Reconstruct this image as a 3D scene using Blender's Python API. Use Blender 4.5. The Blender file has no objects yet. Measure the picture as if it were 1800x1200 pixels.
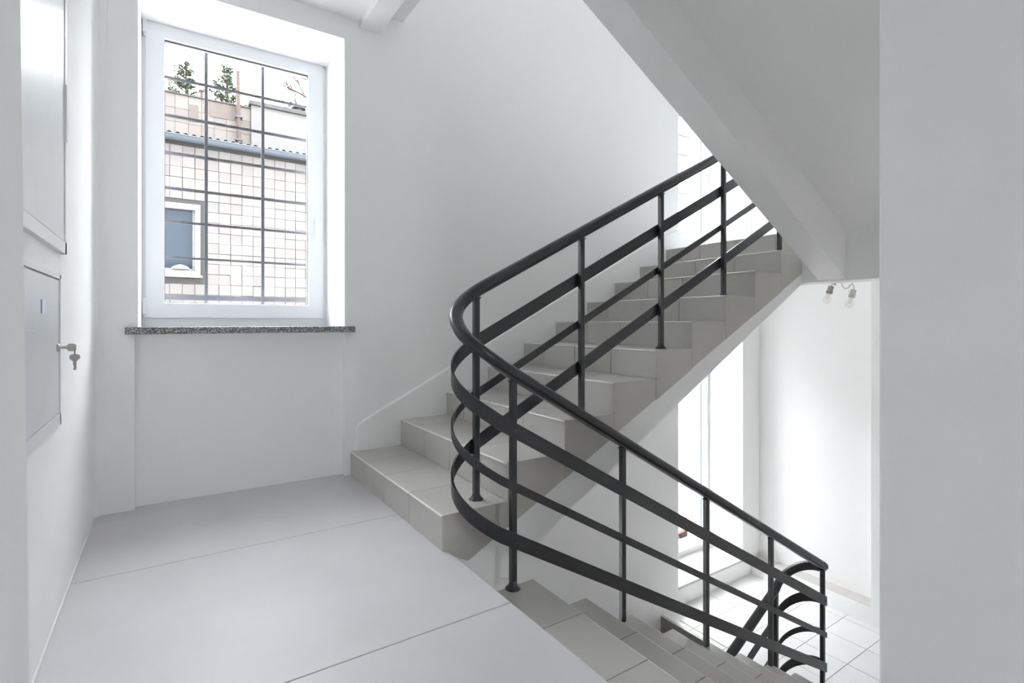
import bpy, bmesh, math, random
from mathutils import Vector, Matrix
random.seed(7)
PI = math.pi
SC = bpy.context.scene
C = SC.collection

# ------------------------------------------------------------------ camera, sky, exposure
EYE = 0.968
cam_d = bpy.data.cameras.new('camera')
cam_d.sensor_width = 36.0
cam_d.lens = 913.94 / 1800.0 * 36.0
cam_d.shift_y = (566.0 - 600.0) / 1800.0
cam_d.clip_start = 0.02
cam = bpy.data.objects.new('camera', cam_d)
C.objects.link(cam)
cam.location = (0, 0, EYE)
cam.rotation_euler = (PI / 2, 0, -0.5858)
SC.camera = cam

world = bpy.data.worlds.new('overcast_sky')
SC.world = world
world.use_nodes = True
bg = world.node_tree.nodes['Background']
bg.inputs['Color'].default_value = (0.945, 0.965, 1.0, 1)
bg.inputs['Strength'].default_value = 3.0

SC.view_settings.view_transform = 'Standard'
SC.view_settings.look = 'None'
SC.view_settings.exposure = 2.72
SC.view_settings.gamma = 1.0
SC.view_settings.use_curve_mapping = False
SC.cycles.use_denoising = True
SC.cycles.max_bounces = 14
SC.cycles.diffuse_bounces = 10
SC.cycles.glossy_bounces = 6
SC.cycles.transparent_max_bounces = 16
SC.cycles.caustics_reflective = False
SC.cycles.caustics_refractive = False


def portal(x0, x1, z0, z1, y, back=False):
    l = bpy.data.lights.new('daylight_portal', 'AREA')
    l.shape = 'RECTANGLE'
    l.size = x1 - x0
    l.size_y = z1 - z0
    l.cycles.is_portal = True
    o = bpy.data.objects.new('daylight_portal', l)
    o.location = ((x0 + x1) / 2, y, (z0 + z1) / 2)
    o.rotation_euler = (PI / 2 if back else -PI / 2, 0, 0)
    C.objects.link(o)


# ------------------------------------------------------------------ measured plan
YW = 3.310            # window wall, inner face
YOUT = 3.98           # window wall, outer face
YO = 1.993            # open edge of the rising flight
YL = 1.877            # open edge of the falling flight
XL = -0.301           # left wall
XEDGE = 0.99          # edge of the landing
XB = 3.86             # face of the half landing beam
XE = 5.35             # end wall
XE2 = 5.513           # end wall, recessed part
ZLOW = -1.79          # lower half landing
ZUP = 1.655           # upper half landing
ZNEXT = 3.32          # landing above
YN = 0.50             # wall beside the falling flight
XN = 1.2845

# ------------------------------------------------------------------ materials


def mat(name, color, rough=0.6, metal=0.0, spec=0.5, noise=None, bump=None, coat=0.0):
    m = bpy.data.materials.new(name)
    m.use_nodes = True
    nt = m.node_tree
    b = nt.nodes['Principled BSDF']
    b.inputs['Base Color'].default_value = (*color, 1)
    b.inputs['Roughness'].default_value = rough
    b.inputs['Metallic'].default_value = metal
    b.inputs['Specular IOR Level'].default_value = spec
    if coat:
        b.inputs['Coat Weight'].default_value = coat
        b.inputs['Coat Roughness'].default_value = 0.1
    tc = nt.nodes.new('ShaderNodeTexCoord')
    if noise:
        scale, amount, detail = noise
        n = nt.nodes.new('ShaderNodeTexNoise')
        n.inputs['Scale'].default_value = scale
        n.inputs['Detail'].default_value = detail
        nt.links.new(tc.outputs['Object'], n.inputs['Vector'])
        mr = nt.nodes.new('ShaderNodeMapRange')
        mr.inputs['From Min'].default_value = 0.3
        mr.inputs['From Max'].default_value = 0.7
        mr.inputs['To Min'].default_value = 1 - amount
        mr.inputs['To Max'].default_value = 1 + amount
        nt.links.new(n.outputs['Fac'], mr.inputs['Value'])
        mx = nt.nodes.new('ShaderNodeVectorMath')
        mx.operation = 'SCALE'
        mx.inputs[0].default_value = color
        nt.links.new(mr.outputs['Result'], mx.inputs['Scale'])
        nt.links.new(mx.outputs['Vector'], b.inputs['Base Color'])
    if bump:
        scale, strength = bump
        n2 = nt.nodes.new('ShaderNodeTexNoise')
        n2.inputs['Scale'].default_value = scale
        n2.inputs['Detail'].default_value = 4
        nt.links.new(tc.outputs['Object'], n2.inputs['Vector'])
        bp = nt.nodes.new('ShaderNodeBump')
        bp.inputs['Strength'].default_value = strength
        bp.inputs['Distance'].default_value = 0.01
        nt.links.new(n2.outputs['Fac'], bp.inputs['Height'])
        nt.links.new(bp.outputs['Normal'], b.inputs['Normal'])
    return m


def tile_mat(name, color, var, rough, spec=0.5):
    """Per-object shade plus fine grain and soft cloudy patches."""
    m = mat(name, color, rough, spec=spec)
    nt = m.node_tree
    b = nt.nodes['Principled BSDF']
    tc = nt.nodes.new('ShaderNodeTexCoord')
    oi = nt.nodes.new('ShaderNodeObjectInfo')
    a = nt.nodes.new('ShaderNodeTexNoise')
    a.inputs['Scale'].default_value = 5
    a.inputs['Detail'].default_value = 5
    nt.links.new(tc.outputs['Object'], a.inputs['Vector'])
    g = nt.nodes.new('ShaderNodeTexNoise')
    g.inputs['Scale'].default_value = 220
    g.inputs['Detail'].default_value = 2
    nt.links.new(tc.outputs['Object'], g.inputs['Vector'])

    def mad(src, mul, add):
        n = nt.nodes.new('ShaderNodeMath')
        n.operation = 'MULTIPLY_ADD'
        nt.links.new(src, n.inputs[0])
        n.inputs[1].default_value = mul
        if isinstance(add, float):
            n.inputs[2].default_value = add
        else:
            nt.links.new(add, n.inputs[2])
        return n.outputs[0]
    v = mad(oi.outputs['Random'], var, 1.0 - var / 2 - 0.12)
    v = mad(a.outputs['Fac'], 0.14, v)
    v = mad(g.outputs['Fac'], 0.10, v)
    s = nt.nodes.new('ShaderNodeVectorMath')
    s.operation = 'SCALE'
    s.inputs[0].default_value = color
    nt.links.new(v, s.inputs['Scale'])
    nt.links.new(s.outputs['Vector'], b.inputs['Base Color'])
    return m


def granite_mat():
    m = mat('speckled_granite', (0.3, 0.3, 0.3), 0.35)
    nt = m.node_tree
    b = nt.nodes['Principled BSDF']
    tc = nt.nodes.new('ShaderNodeTexCoord')
    v = nt.nodes.new('ShaderNodeTexVoronoi')
    v.inputs['Scale'].default_value = 230
    nt.links.new(tc.outputs['Object'], v.inputs['Vector'])
    sep = nt.nodes.new('ShaderNodeSeparateColor')
    nt.links.new(v.outputs['Color'], sep.inputs['Color'])
    r = nt.nodes.new('ShaderNodeValToRGB')
    e = r.color_ramp.elements
    e[0].position, e[0].color = 0.15, (0.07, 0.07, 0.072, 1)
    e[1].position, e[1].color = 0.95, (0.62, 0.61, 0.6, 1)
    x = e.new(0.6)
    x.color = (0.19, 0.19, 0.19, 1)
    nt.links.new(sep.outputs['Red'], r.inputs['Fac'])
    nt.links.new(r.outputs['Color'], b.inputs['Base Color'])
    return m


def glass_mat(name, tint, weight=1.0):
    m = bpy.data.materials.new(name)
    m.use_nodes = True
    nt = m.node_tree
    nt.nodes.clear()
    out = nt.nodes.new('ShaderNodeOutputMaterial')
    t = nt.nodes.new('ShaderNodeBsdfTransparent')
    t.inputs['Color'].default_value = (*tint, 1)
    g = nt.nodes.new('ShaderNodeBsdfGlossy')
    g.inputs['Roughness'].default_value = 0.02
    lw_ = nt.nodes.new('ShaderNodeLayerWeight')      # same reflectance from both sides of the pane
    pw = nt.nodes.new('ShaderNodeMath')
    pw.operation = 'POWER'
    pw.inputs[1].default_value = 5.0
    nt.links.new(lw_.outputs['Facing'], pw.inputs[0])
    ma = nt.nodes.new('ShaderNodeMath')
    ma.operation = 'MULTIPLY_ADD'
    ma.inputs[1].default_value = 0.6
    ma.inputs[2].default_value = 0.003
    nt.links.new(pw.outputs[0], ma.inputs[0])
    mx = nt.nodes.new('ShaderNodeMixShader')
    nt.links.new(ma.outputs[0], mx.inputs['Fac'])
    nt.links.new(t.outputs[0], mx.inputs[1])
    nt.links.new(g.outputs[0], mx.inputs[2])
    nt.links.new(mx.outputs[0], out.inputs['Surface'])
    return m


M = {
    'plaster': mat('white_wall_paint', (0.91, 0.91, 0.905), 0.75, spec=0.25, bump=(60, 0.04)),
    'ceiling': mat('white_ceiling_paint', (0.91, 0.91, 0.91), 0.85, spec=0.2),
    'tile': tile_mat('grey_stair_tile', (0.50, 0.485, 0.46), 0.10, 0.32),
    'tile_low': tile_mat('light_grey_floor_tile', (0.72, 0.72, 0.71), 0.05, 0.3),
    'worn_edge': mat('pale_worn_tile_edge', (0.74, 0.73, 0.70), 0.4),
    'grout': mat('grey_grout', (0.26, 0.25, 0.235), 0.9),
    'tile_ledge': tile_mat('beige_ledge_tile', (0.56, 0.54, 0.51), 0.06, 0.4),
    'vinyl': mat('grey_vinyl_floor', (0.60, 0.585, 0.60), 0.50, noise=(3.0, 0.04, 6), bump=(9, 0.03)),
    'screed': mat('dark_screed', (0.12, 0.11, 0.10), 0.9),
    'black': mat('black_gloss_paint', (0.014, 0.015, 0.018), 0.30, spec=0.7, noise=(30, 0.25, 5), bump=(55, 0.12)),
    'pvc': mat('white_window_plastic', (0.82, 0.84, 0.87), 0.35),
    'gasket': mat('dark_gasket', (0.03, 0.035, 0.05), 0.6),
    'granite': granite_mat(),
    'glass': glass_mat('window_glass', (0.97, 0.98, 0.98)),
    'bulb': glass_mat('bulb_glass', (0.97, 0.97, 0.96)),
    'grille': mat('grey_grille_paint', (0.13, 0.13, 0.14), 0.5),
    'sheet': mat('pale_enamelled_steel', (0.70, 0.72, 0.74), 0.30, spec=0.6, noise=(4, 0.05, 6), bump=(7, 0.05)),
    'sheet_frame': mat('white_enamelled_frame', (0.80, 0.81, 0.82), 0.3),
    'steel': mat('nickel_key_metal', (0.45, 0.43, 0.40), 0.3, metal=1.0),
    'sticker': mat('white_sticker', (0.85, 0.86, 0.9), 0.5),
    'sticker_blue': mat('blue_sticker_edge', (0.16, 0.24, 0.55), 0.5),
    'socket': mat('grey_lamp_holder', (0.42, 0.39, 0.36), 0.5),
    'socket_pale': mat('pale_lamp_holder', (0.62, 0.61, 0.58), 0.5),
    'wire': mat('pale_wire', (0.55, 0.55, 0.53), 0.5),
    'fil': mat('filament_metal', (0.5, 0.5, 0.48), 0.35, metal=0.8),
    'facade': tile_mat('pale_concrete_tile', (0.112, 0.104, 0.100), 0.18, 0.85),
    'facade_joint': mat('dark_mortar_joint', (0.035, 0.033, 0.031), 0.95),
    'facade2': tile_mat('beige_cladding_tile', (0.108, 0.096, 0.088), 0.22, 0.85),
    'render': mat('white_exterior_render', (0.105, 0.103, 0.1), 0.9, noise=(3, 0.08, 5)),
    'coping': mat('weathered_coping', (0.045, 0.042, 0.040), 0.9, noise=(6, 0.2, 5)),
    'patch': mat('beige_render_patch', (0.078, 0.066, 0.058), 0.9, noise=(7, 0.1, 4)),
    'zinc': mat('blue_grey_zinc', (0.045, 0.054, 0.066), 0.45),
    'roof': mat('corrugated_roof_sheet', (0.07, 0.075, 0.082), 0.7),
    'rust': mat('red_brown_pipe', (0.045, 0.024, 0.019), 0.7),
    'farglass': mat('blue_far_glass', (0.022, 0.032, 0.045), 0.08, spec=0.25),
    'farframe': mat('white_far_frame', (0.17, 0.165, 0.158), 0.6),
    'bark': mat('brown_bark', (0.05, 0.037, 0.03), 0.9),
    'needle': mat('green_needles', (0.03, 0.042, 0.022), 0.8, noise=(9, 0.5, 3)),
    'yard': mat('pale_yard_paving', (0.50, 0.50, 0.49), 0.9, noise=(2, 0.08, 5)),
    'outwall': mat('outer_house_wall', (0.36, 0.35, 0.33), 0.9),
    'car_silver': mat('silver_car_paint', (0.50, 0.52, 0.55), 0.25, metal=0.4, coat=0.6),
    'car_red': mat('dull_red_car_paint', (0.34, 0.10, 0.09), 0.3, coat=0.6),
    'tyre': mat('black_tyre', (0.02, 0.02, 0.02), 0.8),
    'carglass': mat('dark_car_glass', (0.03, 0.04, 0.05), 0.08),
    'caulk': mat('white_caulk', (0.85, 0.85, 0.84), 0.5),
    'wear': mat('grey_scuffed_strip', (0.36, 0.37, 0.40), 0.5),
}

# ------------------------------------------------------------------ helpers


def wloc(o):
    v = Vector((0, 0, 0))
    while o:
        v = v + o.location
        o = o.parent
    return v


class MB:
    """Collects shapes in world coordinates; build() links them as one mesh object."""

    def __init__(s):
        s.v, s.f, s.sm = [], [], []

    def add(s, vs, fs, smooth=False):
        k = len(s.v)
        s.v += [Vector(p) for p in vs]
        s.f += [tuple(i + k for i in f) for f in fs]
        s.sm += [smooth] * len(fs)
        return s

    def box(s, x0, x1, y0, y1, z0, z1):
        vs = [(x, y, z) for z in (z0, z1) for y in (y0, y1) for x in (x0, x1)]
        return s.add(vs, [(0, 2, 3, 1), (4, 5, 7, 6), (0, 1, 5, 4), (2, 6, 7, 3), (0, 4, 6, 2), (1, 3, 7, 5)])

    def cbox(s, x0, x1, y0, y1, z0, z1, c):
        """box with all edges chamfered"""
        bm = bmesh.new()
        bmesh.ops.create_cube(bm, size=1)
        for v in bm.verts:
            v.co = Vector(((x0 + x1) / 2 + v.co.x * (x1 - x0), (y0 + y1) / 2 + v.co.y * (y1 - y0), (z0 + z1) / 2 + v.co.z * (z1 - z0)))
        bmesh.ops.bevel(bm, geom=list(bm.edges), offset=c, segments=1, affect='EDGES', profile=0.5)
        return s.bm(bm)

    def bm(s, bm, smooth=False):
        bm.verts.index_update()
        s.add([v.co.copy() for v in bm.verts], [tuple(v.index for v in f.verts) for f in bm.faces], smooth)
        bm.free()
        return s

    def prism(s, poly, axis, a, b, smooth=False):
        """polygon of 2D points swept along axis from a to b (axis 'y': points are x,z; 'x': y,z; 'z': x,y)"""
        n = len(poly)
        mk = {'y': lambda p, t: (p[0], t, p[1]), 'x': lambda p, t: (t, p[0], p[1]), 'z': lambda p, t: (p[0], p[1], t)}[axis]
        vs = [mk(p, a) for p in poly] + [mk(p, b) for p in poly]
        fs = [(i, (i + 1) % n, n + (i + 1) % n, n + i) for i in range(n)] + [tuple(range(n))[::-1], tuple(range(n, 2 * n))]
        return s.add(vs, fs, smooth)

    def tube(s, pts, r, n=10, cap=True):
        pts = [Vector(p) for p in pts]
        rs = r if isinstance(r, (list, tuple)) else [r] * len(pts)
        vs, fs = [], []
        up = None
        for i, p in enumerate(pts):
            t = (pts[min(i + 1, len(pts) - 1)] - pts[max(i - 1, 0)]).normalized()
            if up is None:
                up = Vector((0, 0, 1)) if abs(t.z) < 0.9 else Vector((1, 0, 0))
            a = t.cross(up).normalized()
            up = a.cross(t).normalized()
            for k in range(n):
                q = 2 * PI * k / n
                vs.append(p + a * (math.cos(q) * rs[i]) + up * (math.sin(q) * rs[i]))
        for i in range(len(pts) - 1):
            for k in range(n):
                fs.append((i * n + k, i * n + (k + 1) % n, (i + 1) * n + (k + 1) % n, (i + 1) * n + k))
        s.add(vs, fs, True)
        if cap:
            s.add(vs[:n], [tuple(range(n))[::-1]])
            s.add(vs[-n:], [tuple(range(n))])
        return s

    def sweep(s, path, section, smooth=True, normals=None):
        """section (side, up) along a path; up stays vertical-ish (world Z), side is horizontal"""
        path = [Vector(p) for p in path]
        n = len(section)
        vs, fs = [], []
        for i, p in enumerate(path):
            t = path[min(i + 1, len(path) - 1)] - path[max(i - 1, 0)]
            t.z = 0
            t.normalize()
            if normals and normals[i]:
                t = Vector(normals[i])
            side = Vector((t.y, -t.x, 0))
            for (a, b) in section:
                vs.append(p + side * a + Vector((0, 0, b)))
        for i in range(len(path) - 1):
            for k in range(n):
                fs.append((i * n + k, (i + 1) * n + k, (i + 1) * n + (k + 1) % n, i * n + (k + 1) % n))
        s.add(vs, fs, smooth)
        s.add(vs[:n], [tuple(range(n))])
        s.add(vs[-n:], [tuple(range(n))[::-1]])
        return s

    def lathe(s, c, prof, n=16, axis='z', smooth=True):
        vs, fs = [], []
        for (r, t) in prof:
            for k in range(n):
                a = 2 * PI * k / n
                d = {'z': (r * math.cos(a), r * math.sin(a), t), 'x': (t, r * math.cos(a), r * math.sin(a)), 'y': (r * math.cos(a), t, r * math.sin(a))}[axis]
                vs.append(Vector(c) + Vector(d))
        for i in range(len(prof) - 1):
            for k in range(n):
                fs.append((i * n + k, i * n + (k + 1) % n, (i + 1) * n + (k + 1) % n, (i + 1) * n + k))
        s.add(vs, fs, smooth)
        s.add(vs[:n], [tuple(range(n))[::-1]])
        s.add(vs[-n:], [tuple(range(n))])
        return s

    def build(s, name, m, parent=None, bevel=0.0, merge=False, worn=False):
        off = wloc(parent) if parent else Vector((0, 0, 0))
        me = bpy.data.meshes.new(name)
        me.from_pydata([tuple(p - off) for p in s.v], [], s.f)
        me.polygons.foreach_set('use_smooth', s.sm)
        bm = bmesh.new()
        bm.from_mesh(me)
        if merge:
            bmesh.ops.remove_doubles(bm, verts=bm.verts, dist=1e-5)
            bmesh.ops.dissolve_limit(bm, angle_limit=0.02, verts=bm.verts, edges=bm.edges)
        bmesh.ops.recalc_face_normals(bm, faces=bm.faces)
        bm.to_mesh(me)
        bm.free()
        me.materials.append(M[m])
        if worn:                       # nosing highlight painted as a paler, rubbed front edge of a tread
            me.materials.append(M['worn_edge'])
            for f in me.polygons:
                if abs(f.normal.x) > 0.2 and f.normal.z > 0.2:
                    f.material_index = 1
        o = bpy.data.objects.new(name, me)
        C.objects.link(o)
        if parent:
            o.parent = parent
        if bevel:
            b = o.modifiers.new('soft_edges', 'BEVEL')
            b.width = bevel
            b.segments = 2
            b.limit_method = 'ANGLE'
            b.angle_limit = math.radians(40)
        return o


def tag(o, label=None, cat=None, group=None, kind=None):
    for k, v in (('label', label), ('category', cat), ('group', group), ('kind', kind)):
        if v:
            o[k] = v
    return o


def thing(name, label, cat, loc=(0, 0, 0), group=None, kind=None):
    o = bpy.data.objects.new(name, None)
    o.empty_display_size = 0.1
    o.location = loc
    C.objects.link(o)
    return tag(o, label, cat, group, kind)


def cells(xs, ys, zs, solid):
    """solid(x,y,z) sampled on a grid of break points -> boundary quads"""
    mb = MB()
    nx, ny, nz = len(xs) - 1, len(ys) - 1, len(zs) - 1
    S = {}
    for i in range(nx):
        for j in range(ny):
            for k in range(nz):
                S[i, j, k] = solid((xs[i] + xs[i + 1]) / 2, (ys[j] + ys[j + 1]) / 2, (zs[k] + zs[k + 1]) / 2)
    for (i, j, k), v in S.items():
        if not v:
            continue
        x0, x1, y0, y1, z0, z1 = xs[i], xs[i + 1], ys[j], ys[j + 1], zs[k], zs[k + 1]
        if not S.get((i - 1, j, k)):
            mb.add([(x0, y0, z0), (x0, y0, z1), (x0, y1, z1), (x0, y1, z0)], [(0, 1, 2, 3)])
        if not S.get((i + 1, j, k)):
            mb.add([(x1, y0, z0), (x1, y1, z0), (x1, y1, z1), (x1, y0, z1)], [(0, 1, 2, 3)])
        if not S.get((i, j - 1, k)):
            mb.add([(x0, y0, z0), (x1, y0, z0), (x1, y0, z1), (x0, y0, z1)], [(0, 1, 2, 3)])
        if not S.get((i, j + 1, k)):
            mb.add([(x0, y1, z0), (x0, y1, z1), (x1, y1, z1), (x1, y1, z0)], [(0, 1, 2, 3)])
        if not S.get((i, j, k - 1)):
            mb.add([(x0, y0, z0), (x0, y1, z0), (x1, y1, z0), (x1, y0, z0)], [(0, 1, 2, 3)])
        if not S.get((i, j, k + 1)):
            mb.add([(x0, y0, z1), (x1, y0, z1), (x1, y1, z1), (x0, y1, z1)], [(0, 1, 2, 3)])
    return mb


# ------------------------------------------------------------------ the shell
# openings in the window wall: x0, x1, z0, z1 inside; outside they narrow a little
W1 = (-0.125, 0.931, 0.938, 2.752)
W2 = (4.135, 5.205, 1.845, 4.45)
W5 = (-0.125, 0.931, 4.26, 6.07)  # unseen window one storey up, added to brighten the stairwell
W6 = (-0.125, 0.931, -2.38, -0.56)  # unseen window one storey down, added to light the lower well
W3 = (4.135, 5.195, -1.607, 1.10)
YFR = {1: 3.765, 2: 3.735, 3: 3.735, 5: 3.765, 6: 3.765}     # inner face of each window frame
WINS = {1: W1, 2: W2, 3: W3, 5: W5, 6: W6}
ZTOP, ZBOT = 6.4, -3.75
NICHE = (-0.139, 0.934, -0.03, 0.905)


def in_win(x, y, z):
    for k, (a, b, c, d) in WINS.items():
        if y < YFR[k] + 0.08:
            if a < x < b and c < z < d + (0.045 if y > YFR[k] - 0.02 and k == 1 else 0):
                return True
        elif a + 0.06 < x < b - 0.06 and c + 0.04 < z < d - 0.015:
            return True
    return False


xs = sorted({-1.2, 6.2, NICHE[0], NICHE[1], *[v for w in WINS.values() for v in (w[0], w[0] + 0.06, w[1] - 0.06, w[1])]})
ys = sorted({YW, YW + 0.055, *[YFR[k] + 0.08 for k in YFR], YFR[1] - 0.02, YFR[2] - 0.02, YOUT})
zs = sorted({ZBOT, ZTOP, NICHE[2], NICHE[3], *[v for w in WINS.values() for v in (w[2], w[2] + 0.04, w[3] - 0.015, w[3], w[3] + 0.045)]})
wb = cells(xs, ys, zs, lambda x, y, z: not in_win(x, y, z) and not (y < YW + 0.055 and NICHE[0] < x < NICHE[1] and NICHE[2] < z < NICHE[3]))
wall_back = tag(wb.build('wall_back', 'plaster', merge=True, bevel=0.004), kind='structure')
tag(wall_back, 'white plastered outer wall of the stairwell with deep window openings')
for k, (a, b, c, d) in WINS.items():
    portal(a + 0.06, b - 0.06, c + 0.04, d - 0.015, YOUT + 0.01)

# unseen upper storeys of this house, added to dim the facade opposite
tag(MB().box(-9, 6.2, YOUT - 0.3, YOUT, ZTOP + 0.2, 13.0).build('wall_upper_storeys', 'outwall'), 'outer wall of the storeys above', kind='structure')
tag(MB().box(-9, -1.2, YOUT - 0.3, YOUT, -2.3, ZTOP + 0.2).build('wall_outer_left', 'outwall'), 'outer wall of the house beside the stairwell', kind='structure')

# left wall
tag(MB().box(XL - 0.3, XL, -2.2, YW, -0.3, 2.90).build('wall_left', 'plaster'), 'white wall on the left carrying two meter cabinets', kind='structure')
# rounded inner corner between left wall and window wall
cv = [(XL, YW - 0.05), (XL, YW), (XL + 0.05, YW)] + [(XL + 0.05 - 0.05 * math.sin(a), YW - 0.05 + 0.05 * math.cos(a)) for a in [PI / 2 * q / 6 for q in range(1, 6)]]
tag(MB().prism(cv, 'z', 0.0, 2.89, smooth=False).build('trim_1', 'plaster'), 'rounded plaster corner beside the window', kind='structure')
# nib of wall close to the camera on the left, slightly out of plumb
nib = MB()
nv = []
for z in (-0.25, 2.95):
    xx = -0.1385 - 0.0113 * (z - EYE) * 0.87
    nv += [(XL - 0.3, -2.2, z), (xx, -2.2, z), (xx, 0.826, z), (XL - 0.3, 0.826, z)]
nib.add(nv, [(0, 3, 2, 1), (4, 5, 6, 7), (0, 1, 5, 4), (1, 2, 6, 5), (2, 3, 7, 6), (3, 0, 4, 7)])
tag(nib.build('wall_near_left', 'plaster', bevel=0.006), 'plain white wall edge nearest on the left', kind='structure')
# wall close to the camera on the right, beside the falling flight
tag(MB().box(XN, 6.2, -2.2, YN, ZBOT, ZTOP).build('wall_near_right', 'plaster', bevel=0.006), 'plain white wall filling the right edge', kind='structure')
# end wall with a recess above a low ledge on the lower half landing
ZLEDGE = -1.63
we = cells([XE, XE2, 6.0], [YN, 2.145, YW], [ZBOT, ZLOW - 0.1, ZLEDGE, 1.45, ZTOP],
           lambda x, y, z: not (x < XE2 and y > 2.145 and ZLEDGE < z < 1.45))
tag(we.build('wall_end', 'plaster', merge=True, bevel=0.004), 'bright white end wall with a recess above a low ledge', kind='structure')
# wall behind the camera and foot of the stairwell
W4 = (0.80, 1.25, 0.95, 2.40)  # unseen window added behind the viewer to brighten the interior
tag(cells([XL - 0.3, W4[0], W4[1], XN + 0.2], [-2.5, -2.2], [-0.3, W4[2], W4[3], 2.95], lambda x, y, z: not (W4[0] < x < W4[1] and W4[2] < z < W4[3])).build('wall_behind', 'plaster', merge=True),
    'white wall behind the viewer with a tall window', kind='structure')
portal(W4[0], W4[1], W4[2], W4[3], -2.5, back=True)
tag(MB().box(-1.2, XL - 0.02, YN - 0.2, YW, ZBOT, -0.28).build('wall_lower_left', 'plaster'), 'white wall under the landing', kind='structure')
tag(MB().box(-1.2, XN, YN - 0.2, YN, ZBOT, -0.28).build('wall_lower_near', 'plaster'), 'white wall under the landing', kind='structure')
tag(MB().box(-1.2, 6.0, YN - 0.2, YOUT, ZBOT - 0.2, ZBOT).build('floor_bottom', 'tile_low'), 'grey floor at the foot of the stairwell', kind='structure')
tag(MB().box(-1.2, 6.2, -2.4, YOUT, ZTOP, ZTOP + 0.2).build('ceiling_top', 'ceiling'), 'white ceiling over the stairwell', kind='structure')
# upper landing: its underside is the ceiling seen at the top left
tag(MB().box(XL - 0.3, 1.03, -2.4, YW, 2.888, ZNEXT).build('ceiling', 'ceiling'), 'white ceiling over the landing', kind='structure')
tag(MB().box(1.028, 1.161, -2.2, YW, 2.848, ZNEXT).build('trim_2', 'ceiling', bevel=0.004), 'shallow white beam crossing the ceiling', kind='structure')
tag(MB().box(1.161, 1.317, YL + 0.15, YW, 2.972, ZNEXT).build('trim_3', 'plaster', bevel=0.004), 'white slab edge beside the ceiling beam', kind='structure')
tag(MB().box(-0.35, -0.30, -2.2, YW, ZNEXT, ZTOP).build('wall_upper_left', 'plaster'), 'white wall of the storey above', kind='structure')
tag(MB().box(-0.3, XN, -2.4, -2.2, ZNEXT, ZTOP).build('wall_upper_behind', 'plaster'), 'white wall of the storey above', kind='structure')

# main landing floor: slab with sheets of vinyl, seams left open
floor = tag(MB().box(XL - 0.3, XEDGE - 0.012, -2.2, YW + 0.055, -0.26, -0.006).build('floor', 'screed'), 'grey sheet flooring of the landing', kind='structure')
for (a, b, y0, y1) in ((XL, XEDGE, 2.503, YW + 0.055), (XL, XEDGE, 1.502, 2.5), (XL, XEDGE, 0.5, 1.4985), (XL, XEDGE, -2.2, 0.4965)):
    MB().cbox(a, b, y0, y1, -0.008, 0.0, 0.0012).build('floor_sheet', 'vinyl', floor)
MB().box(XEDGE, XN, -2.2, YN, -0.26, 0.0).build('floor_sheet', 'vinyl', floor)
MB().box(XEDGE - 0.012, XEDGE, YN, YL, -0.165, -0.009).build('edge_tile', 'tile', floor)
MB().box(XEDGE - 0.012, XEDGE, YL, YO, -0.165, -0.009).build('edge_tile', 'plaster', floor)
tag(MB().cbox(XL, XL + 0.005, 0.83, YW - 0.04, 0.0, 0.012, 0.0015).build('baseboard_left', 'caulk'), 'thin white bead of caulk along the foot of the left wall', kind='structure')

# lower half landing
low = tag(MB().box(XB + 0.01, XE, YN, YW, ZLOW - 0.25, ZLOW - 0.008).build('floor_lower_landing', 'grout'), 'light tiled floor of the lower half landing', kind='structure')
tx = [XB + 0.01, 3.893, 4.232, 4.571, 4.915, 5.257, XE]
ty = [YN, 0.67, 1.0, 1.335, 1.668, 2.0, 2.335, 2.667, 3.0, YW]
for i in range(len(tx) - 1):
    for j in range(len(ty) - 1):
        MB().cbox(tx[i] + 0.0025, tx[i + 1] - 0.0025, ty[j] + 0.0025, ty[j + 1] - 0.0025, ZLOW - 0.012, ZLOW, 0.0008).build('floor_tile', 'tile_low', low)
# tiles on the ledge and on the low sill of the window
for j in range(5):
    a = 2.145 + j * (YW - 2.145) / 5
    MB().box(XE + 0.002, XE2, a + 0.001, a + (YW - 2.145) / 5 - 0.001, ZLEDGE - 0.004, ZLEDGE + 0.003).build('ledge_tile', 'tile_ledge', low)
MB().box(3.945, 3.962, 2.45, 3.15, ZLOW, ZLOW + 0.0015).build('scuffed_strip', 'wear', low)  # thin darker grey strip across the landing tiles

# upper half landing with its deep edge beam
tag(cells([XB, 3.992, 4.08, XE2], [YN, YO, YW], [1.252, 1.47, ZUP], lambda x, y, z: (z > 1.47 or x < 4.08) and not (y > YO and x < 3.992)).build('ceiling_lower_landing', 'ceiling', merge=True, bevel=0.004),
    'white underside and edge beam of the upper half landing', kind='structure')

# ------------------------------------------------------------------ stair flights


def side_line(p0, p1):
    return lambda x: p0[1] + (p1[1] - p0[1]) * (x - p0[0]) / (p1[0] - p0[0])


TT = 0.010     # tile thickness


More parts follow.
